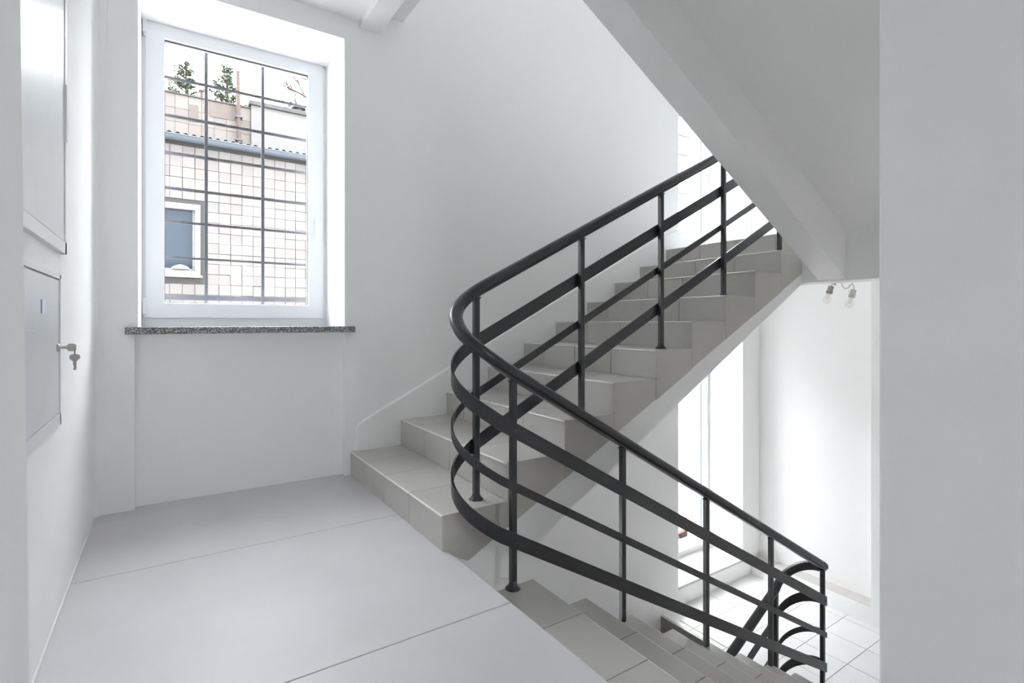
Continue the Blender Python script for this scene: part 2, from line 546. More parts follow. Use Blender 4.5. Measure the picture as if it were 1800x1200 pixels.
def stair_tiles(root, steps, xend, y0, y1, joints, dirx, top_last=True, stagger=0.0):
    """steps: list of (x of riser, z of tread below, z of tread above); dirx=+1 rises with x"""
    for i, (x, zb, z) in enumerate(steps):
        xn = steps[i + 1][0] if i + 1 < len(steps) else xend
        js = [y0] + [j for j in joints if y0 < j < y1] + [y1]
        jr = [y0] + [j + (stagger if i % 2 else 0) for j in joints if y0 < j + (stagger if i % 2 else 0) < y1 - 0.02] + [y1]
        for a, b in zip(jr[:-1], jr[1:]):          # riser
            x0, x1 = (x, x + TT) if dirx > 0 else (x - TT, x)
            MB().cbox(x0, x1, a + 0.0018, b - 0.0018, zb + 0.0008, z - TT - 0.0008, 0.0006).build('riser_tile', 'tile', root)
        if i == len(steps) - 1 and not top_last:
            break
        for a, b in zip(js[:-1], js[1:]):          # tread with a rounded nose
            n = 0.006
            xo = x - dirx * 0.003
            poly = [(xo, z - TT), (xo, z - n), (xo + dirx * n * 0.3, z - n * 0.3), (xo + dirx * n, z), (xn - dirx * 0.0008, z), (xn - dirx * 0.0008, z - TT)]
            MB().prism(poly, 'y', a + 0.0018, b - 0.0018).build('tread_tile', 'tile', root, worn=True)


# rising flight along the window wall
SX = [0.968, 1.298, 1.634, 1.972, 2.298, 2.611, 2.943, 3.266, 3.586, 3.940]
SZ = [0.150, 0.322, 0.483, 0.647, 0.810, 0.974, 1.138, 1.313, 1.474, ZUP]
tile_low_f = side_line((1.088, -0.077), (3.867, 1.325))
white_low_f = side_line((1.337, -0.151), (3.859, 1.247))
up = thing('stair_flight', 'grey tiled flight of stairs rising to the right along the window wall', 'staircase', (0.968, 2.65, 0))
prof = []
for i, x in enumerate(SX):
    zb = SZ[i - 1] if i else 0.0
    prof += [(x + TT, zb - TT if i else -0.2), (x + TT, SZ[i] - TT)]
prof += [(3.99, ZUP - TT), (3.99, white_low_f(3.99) + 0.05), (3.90, white_low_f(3.88))]
prof += [(1.02, white_low_f(1.02)), (0.978, -0.2)]
MB().prism(prof, 'y', YO + TT, YW).build('stair_body', 'plaster', up)
stair_tiles(up, [(SX[i], SZ[i - 1] if i else 0.0, SZ[i]) for i in range(10)], 3.992, YO - 0.002, YW, [2.353, 2.70, 3.04], +1, stagger=-0.12)
for i in range(10):
    xa = SX[i] + 0.001
    xb = SX[i + 1] - 0.001 if i < 9 else 3.965
    la, lb = tile_low_f(xa), tile_low_f(xb)
    if i == 0:
        poly = [(xa, -0.004), (1.09, -0.07), (xb, lb), (xb, SZ[i] - TT), (xa, SZ[i] - TT)]
    elif i == 8:
        poly = [(xa, la), (3.90, tile_low_f(3.90) - 0.002), (3.93, 1.365), (3.93, 1.40), (3.93, SZ[i] - TT), (xa, SZ[i] - TT)]
    elif i == 9:
        poly = [(3.931, 1.40), (3.965, 1.42), (3.99, SZ[i] - TT), (3.941, SZ[i] - TT)]
    else:
        cut = random.uniform(-0.006, 0.006)
        poly = [(xa, la + cut), (xb, lb + cut), (xb, SZ[i] - TT), (xa, SZ[i] - TT)]
    MB().prism(poly, 'y', YO, YO + TT).build('side_tile', 'tile', up)
# white string on the open side below the tiles
strg = [(XEDGE, -0.26), (XEDGE, -0.03), (1.10, tile_low_f(1.10)), (3.93, tile_low_f(3.93)), (3.93, white_low_f(3.88)), (3.87, white_low_f(3.87)), (1.05, white_low_f(1.05))]
MB().prism(strg, 'y', YO + 0.003, YO + TT + 0.01).build('open_string', 'plaster', up)


def wall_string(root, pts, depth, name='wall_string'):
    """raised plaster band following the stair on the window wall"""
    MB().prism(pts, 'y', YW - depth, YW + 0.01).build(name, 'plaster', root, bevel=0.011)


top = side_line((1.055, 0.345), (1.994, 0.826))
ws = [(1.0, 0.13), (1.0, 0.275), (1.006, 0.305), (1.025, 0.325), (1.055, 0.345), (3.7, top(3.7)), (4.1, ZUP + 0.2), (4.13, ZUP + 0.2), (4.13, ZUP)]
for i in range(9, 0, -1):
    ws += [(SX[i] + 0.02, SZ[i] - 0.02), (SX[i] + 0.02, SZ[i - 1] - 0.02)]
wall_string(up, ws, 0.015)

# falling flight, nearer to the camera
FX = [1.358 + 0.3127 * i for i in range(8)] + [3.845]
FZ = [-0.174 - 0.1758 * i for i in range(8)] + [-1.598]
down = thing('stair_flight', 'grey tiled flight of stairs going down to the tiled half landing, nearest the viewer', 'staircase', (XEDGE, 1.2, -0.174))
prof = [(XEDGE, FZ[0] - TT - 0.001)]
for i in range(9):
    prof += [(FX[i] - TT, FZ[i] - TT), (FX[i] - TT, (FZ[i + 1] if i < 8 else ZLOW) - TT)]
fl_low = side_line((XEDGE, -0.174 - 0.33), (3.86, ZLOW - 0.27))
prof += [(3.86, ZLOW - 0.02), (3.86, fl_low(3.86)), (XEDGE - 0.01, fl_low(XEDGE))]
MB().prism(prof, 'y', YN, YL - TT).build('stair_body', 'plaster', down)
jts = [0.88, 1.213, 1.55]
for i in range(9):
    xa = FX[i - 1] if i else XEDGE
    js = [YN] + jts + [YL]
    for a, b in zip(js[:-1], js[1:]):
        n = 0.006
        poly = [(FX[i] + 0.003, FZ[i] - TT), (FX[i] + 0.003, FZ[i] - n), (FX[i] + 0.003 - n * 0.3, FZ[i] - n * 0.3), (FX[i] + 0.003 - n, FZ[i]), (xa + 0.0005, FZ[i]), (xa + 0.0005, FZ[i] - TT)]
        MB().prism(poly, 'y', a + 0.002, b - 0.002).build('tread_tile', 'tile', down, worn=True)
        zb = FZ[i + 1] if i < 8 else ZLOW
        MB().box(FX[i] - TT, FX[i], a + 0.001, b - 0.001, zb + 0.001, FZ[i] - TT - 0.001).build('riser_tile', 'tile', down)
    zb = fl_low(FX[i]) + 0.12
    MB().prism([(xa, FZ[i] - TT), (FX[i], FZ[i] - TT), (FX[i], fl_low(FX[i]) + 0.12), (xa, fl_low(xa) + 0.12)], 'y', YL - TT, YL).build('side_tile', 'tile', down)

# flight further down, leaving the lower half landing under the rising flight
und = thing('stair_flight', 'grey tiled flight falling away from the edge of the tiled lower landing', 'staircase', (3.87, 2.65, ZLOW))
BX = [3.872 - 0.325 * i for i in range(10)]
BZ = [ZLOW - 0.17 * i for i in range(11)]
prof = [(XB + 0.02, ZLOW - TT)]
for i in range(10):
    prof += [(BX[i] + TT, BZ[i] - TT), (BX[i] + TT, BZ[i + 1] - TT)]
prof += [(0.95, BZ[10] - TT), (0.95, BZ[10] - 0.25), (1.1, BZ[10] - 0.25), (XB + 0.02, ZLOW - 0.25)]
MB().prism(prof, 'y', YO + TT, YW - 0.001).build('stair_body', 'plaster', und)
js = [YO, 2.353, 2.70, 3.04, YW - 0.002]
for i in range(10):
    for a, b in zip(js[:-1], js[1:]):
        MB().box(BX[i], BX[i] + TT, a + 0.001, b - 0.001, BZ[i + 1] + 0.001, BZ[i] - TT - 0.001).build('riser_tile', 'tile', und)
        if i < 9:
            MB().box(BX[i + 1] - 0.003, BX[i] - 0.001, a + 0.001, b - 0.001, BZ[i + 1] - TT, BZ[i + 1]).build('tread_tile', 'tile', und)
    if i < 4:
        MB().prism([(BX[i], BZ[i + 1] - TT), (BX[i + 1], BZ[i + 1] - TT), (BX[i + 1], BZ[i + 1] - 0.26), (BX[i], BZ[i] - 0.26)], 'y', YO, YO + TT).build('side_tile', 'tile', und)
for a, b in zip(js[:-1], js[1:]):
    MB().cbox(BX[0] - 0.003, BX[0] + 0.02, a + 0.001, b - 0.001, ZLOW - TT, ZLOW + 0.0005, 0.002).build('tread_tile', 'tile', und)
lw = side_line((3.86, ZLOW + 0.17), (2.86, ZLOW + 0.17 - 0.52))
wall_string(und, [(3.90, ZLOW + 0.0), (3.88, ZLOW + 0.12), (3.84, lw(3.84)), (1.0, lw(1.0)), (1.0, lw(1.0) - 0.45), (3.86, ZLOW - 0.3)], 0.009)

# flight above, seen from below: sloping slab with a downstand string along its open side
ab = thing('stair_flight', 'white plastered underside of the flight overhead, sloping up to the left', 'staircase', (XB, 1.2, 1.25))
b_low = side_line((1.68, 2.479), (3.873, 1.256))      # lower edge of the string
soff = lambda x: b_low(x) + 0.315
XT = 1.17
MB().prism([(XB + 0.02, b_low(XB + 0.02)), (XB + 0.02, ZUP + 0.05), (XT, ZNEXT), (XT, b_low(XT))], 'y', 1.697, YL).build('downstand_string', 'plaster', ab, bevel=0.004)
prof = [(XB + 0.01, soff(XB + 0.01)), (XB + 0.01, ZUP + 0.17)]
for i in range(9):
    xs_ = XB - 0.3 * (i + 1)
    prof += [(xs_, ZUP + 0.17 * (i + 1)), (xs_, ZUP + 0.17 * (i + 2) if i < 8 else ZNEXT)]
prof = [(XB + 0.01, soff(XB + 0.01)), (XB + 0.01, ZUP)]
for i in range(9):
    z = ZUP + (ZNEXT - ZUP) * (i + 1) / 10
    prof += [(XB - 0.29 * i, z), (XB - 0.29 * (i + 1), z)]
prof += [(XT, ZNEXT - 0.1), (XT, soff(XT))]
MB().prism(prof, 'y', YN, 1.70).build('stair_body', 'plaster', ab)

# ------------------------------------------------------------------ railings
# handrail centre line: rising side at y=2.10, tight bend, falling side at y=1.852
YRU, YRD = 2.095, 1.858
hr_up = side_line((1.2, 1.120), (2.992, 2.045))
hr_dn = side_line((1.261, 0.737), (3.876, -0.753))
XBEND = 1.165
RB = (YRU - YRD) / 2
YC = (YRU + YRD) / 2


def rail_path(dz, out=0.0, x_end_up=3.85, x_end_dn=3.90, smooth=False, n=20):
    """out: offset away from the well (bars sit on the stair side of the posts)"""
    p = []
    for x in [x_end_up, 3.2, 2.6, 2.0, 1.6] + [1.45 - 0.015 * i for i in range(19)] + [XBEND]:
        p.append(Vector((x, YRU + out, hr_up(x) + dz)))
    za, zb = hr_up(XBEND), hr_dn(XBEND)
    for i in range(1, n):
        a = PI * i / n
        f = i / n
        if smooth:
            f = f + 0.0 * math.sin(2 * PI * f)
        p.append(Vector((XBEND - (RB + out) * 1.06 * math.sin(a), YC + (RB + out) * math.cos(a), za + (zb - za) * f + dz)))
    for x in [XBEND] + [1.18 + 0.015 * i for i in range(19)] + [1.6, 2.0, 2.6, 3.2, x_end_dn]:
        p.append(Vector((x, YRD - out, hr_dn(x) + dz)))
    return p


def smoothz(p, k=3):
    for _ in range(k):
        q = [v.copy() for v in p]
        for i in range(1, len(p) - 1):
            if p[i].x < 1.43:
                q[i].z = (p[i - 1].z + 2 * p[i].z + p[i + 1].z) / 4
        p = q
    return p


def hr_section(w=0.030, h=0.027):
    s = []
    for k in range(14):
        a = 2 * PI * k / 14
        x, y = math.cos(a), math.sin(a)
        s.append((w * math.copysign(abs(x) ** 0.8, x), (h * 1.12 * math.copysign(abs(y) ** 0.8, y)) if y > 0 else (h * 0.85 * math.copysign(abs(y) ** 0.6, y))))
    return s


def flat(w, h):
    return [(-w / 2, -h / 2), (w / 2, -h / 2), (w / 2, h / 2), (-w / 2, h / 2)]


rail = thing('stair_railing', 'black metal stair railing with flat bars bending round from the rising to the falling flight', 'railing', (1.238, YL, -0.174))
hp = smoothz(rail_path(0.0, n=26), 10)
hand = MB().sweep(hp, hr_section()).build('handrail', 'black', rail)
# domed end of the handrail
e = hp[-1]
d = (hp[-1] - hp[-2]).normalized()
cap = MB()
prevs = []
for k in range(5):
    a = PI / 2 * k / 4
    prevs.append(e + d * (0.02 * math.sin(a)))
vs, fs = [], []
sec = hr_section()
for k, pnt in enumerate(prevs):
    sc_ = max(0.05, math.cos(PI / 2 * k / 4))
    for (a, b) in sec:
        vs.append(pnt + Vector((0, -a * sc_, b * sc_)))
n_ = len(sec)
for i in range(4):
    for k in range(n_):
        fs.append((i * n_ + k, i * n_ + (k + 1) % n_, (i + 1) * n_ + (k + 1) % n_, (i + 1) * n_ + k))
cap.add(vs, fs, True)
cap.add(vs[-n_:], [tuple(range(n_))])
cap.build('end_cap', 'black', hand)
MB().sweep([v + Vector((0, 0, -0.027)) for v in hp], flat(0.036, 0.010), smooth=False).build('rail_strip', 'black', hand)
OFFS = ((-0.246, 0.070), (-0.486, 0.041), (-0.716, 0.068))
UPX = [1.191, 1.832, 2.457, 3.071, 3.745]
DNX = [1.238, 1.895, 2.562, 3.222, 3.880]
PW = 0.0138
bars = []
for dz, hh in OFFS:
    p = rail_path(dz, out=PW + 0.004)
    bars.append(MB().sweep(p, flat(0.008, hh), smooth=False).build('flat_bar', 'black', rail))


def post(root, x, y, z0, z1, name='post', bar_y=None, bolts=(), flange=True):
    mb = MB().cbox(x - PW, x + PW, y - PW, y + PW, z0, z1, 0.003)
    p = mb.build(name, 'black', root)
    if flange:
        MB().lathe((x, y, z0), [(0.034, 0.0), (0.033, 0.004), (0.024, 0.010), (0.018, 0.022), (0.0155, 0.034)], 18).build('base_flange', 'black', p)
    MB().prism([(x - 0.022, z1 - 0.003), (x + 0.022, z1 - 0.003), (x + 0.016, z1 - 0.012), (x - 0.016, z1 - 0.012)], 'y', y - 0.011, y + 0.011).build('top_bracket', 'black', p)
    for bz in bolts:
        MB().lathe((x, bar_y, bz), [(0.0065, 0.002), (0.0065, -0.001), (0.004, -0.003), (0.001, -0.0035)], 10, axis='y').build('bolt', 'black', p)
    return p


for x in UPX:
    k = max(i for i in range(10) if SX[i] <= x)
    post(rail, x, YRU, SZ[k], hr_up(x) - 0.028)
for x in DNX:
    ks = [i for i in range(9) if FX[i] >= x + 0.01]
    zt_ = FZ[ks[0]] if ks else ZLOW
    post(rail, x, YRD, zt_, hr_dn(x) - 0.028, bar_y=YRD - PW - 0.008, bolts=[hr_dn(x) + dz for dz, _ in OFFS], flange=x < 1.5)

# railing of the flight further down: comes up from the left and curls round onto the end post
rail2 = thing('stair_railing', 'black railing curling up from the lower flight onto the end post at the half landing', 'railing', (3.70, YRU, ZLOW))
hr_lo = side_line((3.198, -1.236), (3.736, -0.952))


def rail2_path(dz, dzend, out=0.0):
    p = []
    for i in range(8):
        x = 1.3 + (3.70 - 1.3) * i / 7
        p.append(Vector((x, YRU + out, hr_lo(x) + dz)))
    za, zb = hr_lo(3.70) + dz, dzend
    xe, ye = 3.880, YRD + PW + 0.004
    for i in range(1, 15):
        a = PI / 2 * i / 14
        f = i / 14
        f = 1 - (1 - f) ** 1.7
        p.append(Vector((3.70 + (xe - 3.70) * math.sin(a), ye + (YRU + out - ye) * math.cos(a), za + (zb - za) * f)))
    return p


h2 = rail2_path(0.0, -0.772)
hand2 = MB().sweep(h2, hr_section()).build('handrail', 'black', rail2)
MB().sweep([v + Vector((0, 0, -0.027)) for v in h2], flat(0.036, 0.010), smooth=False).build('rail_strip', 'black', hand2)
for (dz, hh), ze in zip(OFFS, (-1.0, -1.235, -1.46)):
    MB().sweep(rail2_path(dz, ze, 0.014), flat(0.008, hh), smooth=False).build('flat_bar', 'black', rail2)
for x in (3.70, 3.06, 2.42):
    k = [i for i in range(10) if BX[i] >= x]
    post(rail2, x, YRU, BZ[k[-1] + 1], hr_lo(x) - 0.028)

# ------------------------------------------------------------------ windows


def window(idx, w, yf, label, handle=True, gx=None):
    x0, x1, z0, z1 = w
    root = thing('window_%d' % idx, label, None, ((x0 + x1) / 2, yf, z0), kind='structure')
    FW, SW = 0.026, 0.096
    gx0, gx1, gz0, gz1 = gx
    zt_ = z1 + (0.04 if idx == 1 else 0)

    def ring(name, m, a0, a1, b0, b1, c0, c1, d0, d1, ya, yb, parent, bevel=0.0):
        mb = MB()
        o = [(a0, b0), (a1, b0), (a1, b1), (a0, b1)]
        i = [(c0, d0), (c1, d0), (c1, d1), (c0, d1)]
        vs = [(p[0], y, p[1]) for y in (ya, yb) for p in o + i]
        fs = []
        for k in range(4):
            n = (k + 1) % 4
            fs += [(k, n, 4 + n, 4 + k), (8 + k, 12 + k, 12 + n, 8 + n), (k, 8 + k, 8 + n, n), (4 + k, 4 + n, 12 + n, 12 + k)]
        mb.add(vs, fs)
        return mb.build(name, m, parent, bevel=bevel)
    ring('outer_frame', 'pvc', x0 - 0.004, x1 + 0.004, z0 + 0.002, zt_, x0 + 0.055, x1 - 0.055, z0 + 0.065, zt_ - 0.055, yf, yf + 0.07, root, 0.003)
    sx0, sx1, sz0, sz1 = x0 + 0.018, x1 - 0.022, z0 + 0.054, zt_ - 0.022
    sash = ring('sash', 'pvc', sx0, sx1, sz0, sz1, gx0, gx1, gz0, gz1, yf - 0.014, yf + 0.055, root, 0.004)
    ring('gasket', 'gasket', gx0 - 0.003, gx1 + 0.003, gz0 - 0.003, gz1 + 0.003, gx0 + 0.003, gx1 - 0.003, gz0 + 0.003, gz1 - 0.003, yf + 0.008, yf + 0.012, sash)
    MB().box(gx0 - 0.01, gx1 + 0.01, yf + 0.014, yf + 0.018, gz0 - 0.01, gz1 + 0.01).build('pane', 'glass', sash)
    ring('glazing_spacer', 'zinc', gx0 - 0.008, gx1 + 0.008, gz0 - 0.008, gz1 + 0.008, gx0 + 0.001, gx1 - 0.001, gz0 + 0.001, gz1 - 0.001, yf + 0.019, yf + 0.034, sash)
    if handle:
        hx, hz = (gx1 + sx1) / 2 + 0.002, (z0 + z1) / 2 - 0.20
        hb = MB().cbox(hx - 0.014, hx + 0.014, yf - 0.026, yf - 0.014, hz - 0.035, hz + 0.035, 0.003).build('handle', 'pvc', sash)
        MB().tube([(hx, yf - 0.02, hz + 0.012), (hx, yf - 0.055, hz + 0.012), (hx, yf - 0.062, hz), (hx, yf - 0.062, hz - 0.05), (hx, yf - 0.058, hz - 0.115)], [0.009, 0.009, 0.010, 0.010, 0.008], 10).build('lever', 'pvc', hb)
        for hz0 in (z0 + 0.075, sz1 - 0.095):
            hg = MB().cbox(x0 + 0.003, x0 + 0.025, yf - 0.024, yf + 0.0, hz0, hz0 + 0.10, 0.004).build('hinge', 'pvc', root)
            MB().tube([(x0 + 0.014, yf - 0.012, hz0 - 0.020), (x0 + 0.014, yf - 0.012, hz0 - 0.001)], 0.009, 10).build('hinge_cap', 'sheet', hg)
    return root


w4 = window(4, W4, -2.30, 'tall white window behind the viewer', handle=False, gx=(W4[0] + 0.10, W4[1] - 0.10, W4[2] + 0.10, W4[3] - 0.10))
window(5, W5, YFR[5], 'white window of the storey above', handle=False, gx=(W5[0] + 0.11, W5[1] - 0.11, W5[2] + 0.14, W5[3] - 0.08))
window(6, W6, YFR[6], 'white window of the storey below', handle=False, gx=(W6[0] + 0.11, W6[1] - 0.11, W6[2] + 0.14, W6[3] - 0.08))
w1 = window(1, W1, YFR[1], 'white plastic window overlooking the tiled building, above the granite sill', gx=(-0.013, 0.812, 1.084, 2.672))
window(2, W2, YFR[2], 'tall white window at the upper half landing, half hidden by the flight overhead', gx=(W2[0] + 0.11, W2[1] - 0.115, W2[2] + 0.14, W2[3] - 0.10))
window(3, W3, YFR[3], 'tall white window at the lower half landing, behind the falling handrail', handle=False, gx=(W3[0] + 0.11, W3[1] - 0.105, W3[2] + 0.13, W3[3] - 0.10))
# granite sill
MB().cbox(-0.178, 0.990, YW - 0.035, YFR[1] - 0.004, 0.906, 0.942, 0.003).build('window_sill', 'granite', w1)
# low sill slab of the lower window
w3 = bpy.data.objects['window_3']
MB().cbox(W3[0] + 0.002, W3[1] - 0.002, YW - 0.004, YFR[3], W3[2] - 0.02, W3[2] + 0.006, 0.002).build('window_sill', 'tile_ledge', w3)

# grilles outside the windows


def grille(w, yg, vx, hz, label, half=0.0065):
    x0, x1, z0, z1 = w
    root = thing('window_grille', label, 'grille', ((x0 + x1) / 2, yg, z0))
    for x in vx:
        MB().box(x - 0.0095, x + 0.0095, yg - 0.006, yg + 0.006, z0 + 0.045, z1 - 0.02).build('upright_bar', 'grille', root)
    for z, t in hz:
        MB().box(x0 + 0.06, x1 - 0.06, yg + 0.006, yg + 0.016, z - t, z + t).build('cross_bar', 'grille', root)
    return root


grille(W1, 3.955, (0.214, 0.552), [(2.525, .009), (2.283, .009), (2.047, .0085), (1.821, .008), (1.609, .008), (1.381, .007), (1.126, .016)],
       'dark grey bar grille outside the window above the granite sill')
grille(W2, 3.955, (4.5, 4.85), [(2.02 + 0.225 * i, .007) for i in range(11)], 'grey bar grille outside the tall window at the upper half landing')

# ------------------------------------------------------------------ meter cabinets on the left wall
c1 = thing('electrical_cabinet', 'pale lower wall cabinet with keys hanging in its lock', 'cabinet', (XL, 1.9, 0.63))
cy0, cy1, cz0, cz1 = 1.50, 2.250, 0.632, 1.122
f = MB()
fr = 0.030
for (a, b, c, d_) in ((cy0, cy1, cz0, cz0 + 0.036), (cy0, cy1, cz1 - 0.014, cz1), (cy0, cy0 + fr, cz0, cz1), (cy1 - 0.016, cy1, cz0, cz1)):
    f.box(XL - 0.002, XL + 0.010, a, b, c, d_)
f.build('cabinet_frame', 'sheet_frame', c1)
door = MB().cbox(XL - 0.001, XL + 0.007, cy0 + fr + 0.003, cy1 - 0.019, cz0 + 0.039, cz1 - 0.017, 0.002).build('cabinet_door', 'sheet', c1)
MB().lathe((XL + 0.007, 2.2, 0.886), [(0.013, 0.0), (0.013, 0.004), (0.010, 0.007), (0.006, 0.008)], 18, axis='x').build('lock', 'steel', door)
st = MB().box(XL + 0.007, XL + 0.0085, 1.948, 1.998, 0.993, 1.032).build('sticker', 'sticker', door)
MB().box(XL + 0.007, XL + 0.0088, 1.940, 1.948, 0.993, 1.032).build('sticker_edge', 'sticker_blue', st)
for q in (0.6, 0.5):
    MB().box(XL + 0.0065, XL + 0.0074, 1.70, 1.86 if q == 0.5 else 1.80, 0.93 + q * 0.03, 0.932 + q * 0.03).build('scratch', 'sheet_frame', door)

c2 = thing('electrical_cabinet', 'pale upper wall cabinet with a rounded finger pull, above the keyed one', 'cabinet', (XL, 1.9, 1.2))
uz0, uz1, uy0, uy1 = 1.200, 2.30, 1.50, 2.335
f = MB()
for (a, b, c, d_) in ((uy0, uy1, uz0, uz0 + 0.038), (uy0, uy1, uz1 - 0.03, uz1), (uy0, uy0 + 0.03, uz0, uz1), (uy1 - 0.030, uy1, uz0, uz1)):
    f.box(XL - 0.002, XL + 0.014, a, b, c, d_)
f.build('cabinet_frame', 'sheet_frame', c2)
door2 = MB().cbox(XL - 0.001, XL + 0.011, uy0 + 0.033, uy1 - 0.034, uz0 + 0.042, uz1 - 0.033, 0.002).build('cabinet_door', 'sheet', c2)
half = [(2.296 + 0.055 * math.sin(a), 1.672 - 0.098 * math.cos(a)) for a in [PI * k / 18 for k in range(19)]]
MB().prism(half, 'x', XL + 0.008, XL + 0.019).build('finger_pull', 'sheet_frame', door2)

# keys: one in the lock, one dangling from its ring
ky, kz = 2.2, 0.886
keys = thing('key_set', 'two small metal keys on a ring, one turned in the cabinet lock', 'keys', (XL + 0.012, ky, kz))


def key_plate(mb, cx, cz, horizontal, y, sgn=1):
    """flat key outline: bow and blade, 2.2 mm thick, lying in a plane of constant y"""
    bow = [(0.0, 0.006), (0.006, 0.0125), (0.017, 0.0125), (0.024, 0.008), (0.024, -0.008), (0.017, -0.0125), (0.006, -0.0125), (0.0, -0.006)]
    pts = []
    for (a, b) in bow:
        pts.append((cx + a * sgn, cz + b) if horizontal else (cx + b, cz - a))
    mb.prism(pts, 'y', y - 0.0012, y + 0.0012)
    return mb


k1 = key_plate(MB(), XL + 0.030, kz, True, ky)
k1.prism([(XL + 0.012, kz - 0.003), (XL + 0.031, kz - 0.005), (XL + 0.031, kz + 0.005), (XL + 0.012, kz + 0.003)], 'y', ky - 0.0012, ky + 0.0012)
k1.build('key', 'steel', keys)
ring_pts = [(XL + 0.0505, ky + 0.008 * math.sin(a), kz - 0.014 + 0.013 * math.cos(a)) for a in [2 * PI * k / 20 for k in range(21)]]
MB().tube(ring_pts, 0.0012, 6, cap=False).build('key_ring', 'steel', keys)
k2 = MB()
oz = kz - 0.022
k2.prism([(XL + 0.0505 + b, oz - a) for a, b in [(0.0, 0.007), (0.005, 0.0135), (0.014, 0.0135), (0.020, 0.008), (0.024, 0.0045), (0.050, 0.004), (0.053, 0.0), (0.050, -0.004), (0.042, -0.0025), (0.034, -0.0045), (0.024, -0.0045), (0.020, -0.008), (0.014, -0.0135), (0.005, -0.0135), (0.0, -0.007)]], 'y', ky - 0.0012, ky + 0.0012)
k2.build('key', 'steel', keys)

# ------------------------------------------------------------------ bare bulbs under the half landing


def bulb(x, y, z, tilt, sm, label, wire):
    root = thing('light_bulb', label, 'lamp', (x, y, z), group='bare bulbs hanging under the half landing')
    m = Matrix.Rotation(tilt, 4, Vector((0.553, 0.833, 0)))

    def fix(mb):
        mb.v = [m @ (v - Vector((x, y, z))) + Vector((x, y, z)) for v in mb.v]
        return mb
    fix(MB().lathe((x, y, z), [(0.012, 0.036), (0.019, 0.033), (0.020, 0.0), (0.0225, -0.002), (0.0225, -0.024), (0.019, -0.026)], 18)).build('lamp_holder', sm, root)
    prof = [(0.0125, -0.026), (0.014, -0.036), (0.022, -0.052), (0.0285, -0.070), (0.029, -0.084), (0.024, -0.098), (0.013, -0.107), (0.002, -0.109)]
    g = fix(MB().lathe((x, y, z), prof, 20)).build('bulb_glass', 'bulb', root)
    fix(MB().tube([(x - 0.008, y, z - 0.03), (x - 0.010, y, z - 0.065), (x, y, z - 0.072), (x + 0.010, y, z - 0.065), (x + 0.008, y, z - 0.03)], 0.0012, 6)).build('filament', 'fil', g)
    MB().tube(wire, 0.0038, 8).build('wire', 'wire', root)


SOF = 1.47
bulb(4.30, 2.005, 1.215, 0.30, 'socket', 'bare bulb in a brownish holder under the half landing, the one nearer the staircase',
     [(4.30, 1.995, 1.248), (4.295, 1.985, 1.262), (4.29, 1.968, 1.264), (4.29, 1.960, 1.25), (4.29, 1.957, 1.33), (4.29, 1.957, SOF)])
bulb(4.30, 1.845, 1.178, 0.30, 'socket_pale', 'bare bulb in a pale holder with a curled wire, the one nearer the right wall',
     [(4.30, 1.838, 1.210), (4.30, 1.832, 1.225), (4.30, 1.846, 1.262), (4.30, 1.858, 1.250), (4.30, 1.872, 1.228), (4.30, 1.895, 1.222), (4.30, 1.912, 1.236), (4.30, 1.918, 1.262), (4.30, 1.915, 1.32), (4.30, 1.91, SOF)])

# ------------------------------------------------------------------ outside
K = 11.0 / 9.0
tag(MB().box(-30, 45, YOUT, 60, -2.5, -2.3).build('ground', 'yard'), 'pale paved yard outside the windows', kind='structure')

tag(MB().box(-30, 45, -60, -2.5, -2.5, -2.3).build('ground_street_side', 'yard'), 'pale paving on the street side of the house', kind='structure')

FY = 11.0
fac = thing('outbuilding', 'low building clad in pale square concrete tiles, seen through the barred window', 'building', (1, FY, -2.3))
ZG = 4.16
wx0, wx1, wz0, wz1 = -0.70, 0.505, 1.79, 3.09       # far window opening incl. surround
fm = cells([-7, wx0, wx1, 10.0], [FY + 0.006, FY + 0.12, FY + 1.7], [-2.3, wz0, wz1, ZG + 0.11],
           lambda x, y, z: not (y < FY + 0.12 and wx0 < x < wx1 and wz0 < z < wz1))
fm.build('building_wall', 'facade_joint', fac, merge=True)
tp = 0.190
tmesh = None
ox, oz = 1.0 - 0.012, 2.60
rest = MB()
for i in range(-40, 46):
    for j in range(-25, 9):
        x0, z0 = ox + i * tp, oz + j * tp
        x1, z1 = x0 + tp, z0 + tp
        if x1 > 9.9 or x0 < -6.9 or z1 > ZG + 0.02 or z0 < -2.25:
            continue
        if x1 > wx0 and x0 < wx1 and z1 > wz0 and z0 < wz1:
            continue
        near = -0.75 < x0 < 2.55 and z0 > 1.1
        jx, jz = random.uniform(-.003, .003), random.uniform(-.003, .003)
        dy = random.uniform(0, 0.006)
        if near:
            if tmesh is None:
                t0 = MB().cbox(-tp / 2 + 0.003, tp / 2 - 0.003, -0.006, 0.012, -tp / 2 + 0.003, tp / 2 - 0.003, 0.002)
                o = t0.build('wall_tile', 'facade')
                tmesh = o.data
            else:
                o = bpy.data.objects.new('wall_tile', tmesh)
                C.objects.link(o)
            o.parent = fac
            o.location = Vector((x0 + tp / 2 + jx, FY - dy, z0 + tp / 2 + jz)) - fac.location
        else:
            rest.box(x0 + 0.003, x1 - 0.003, FY - 0.006, FY + 0.01, z0 + 0.003, z1 - 0.003)
tag(rest.build('outer_tiles', 'facade', fac), kind='stuff')
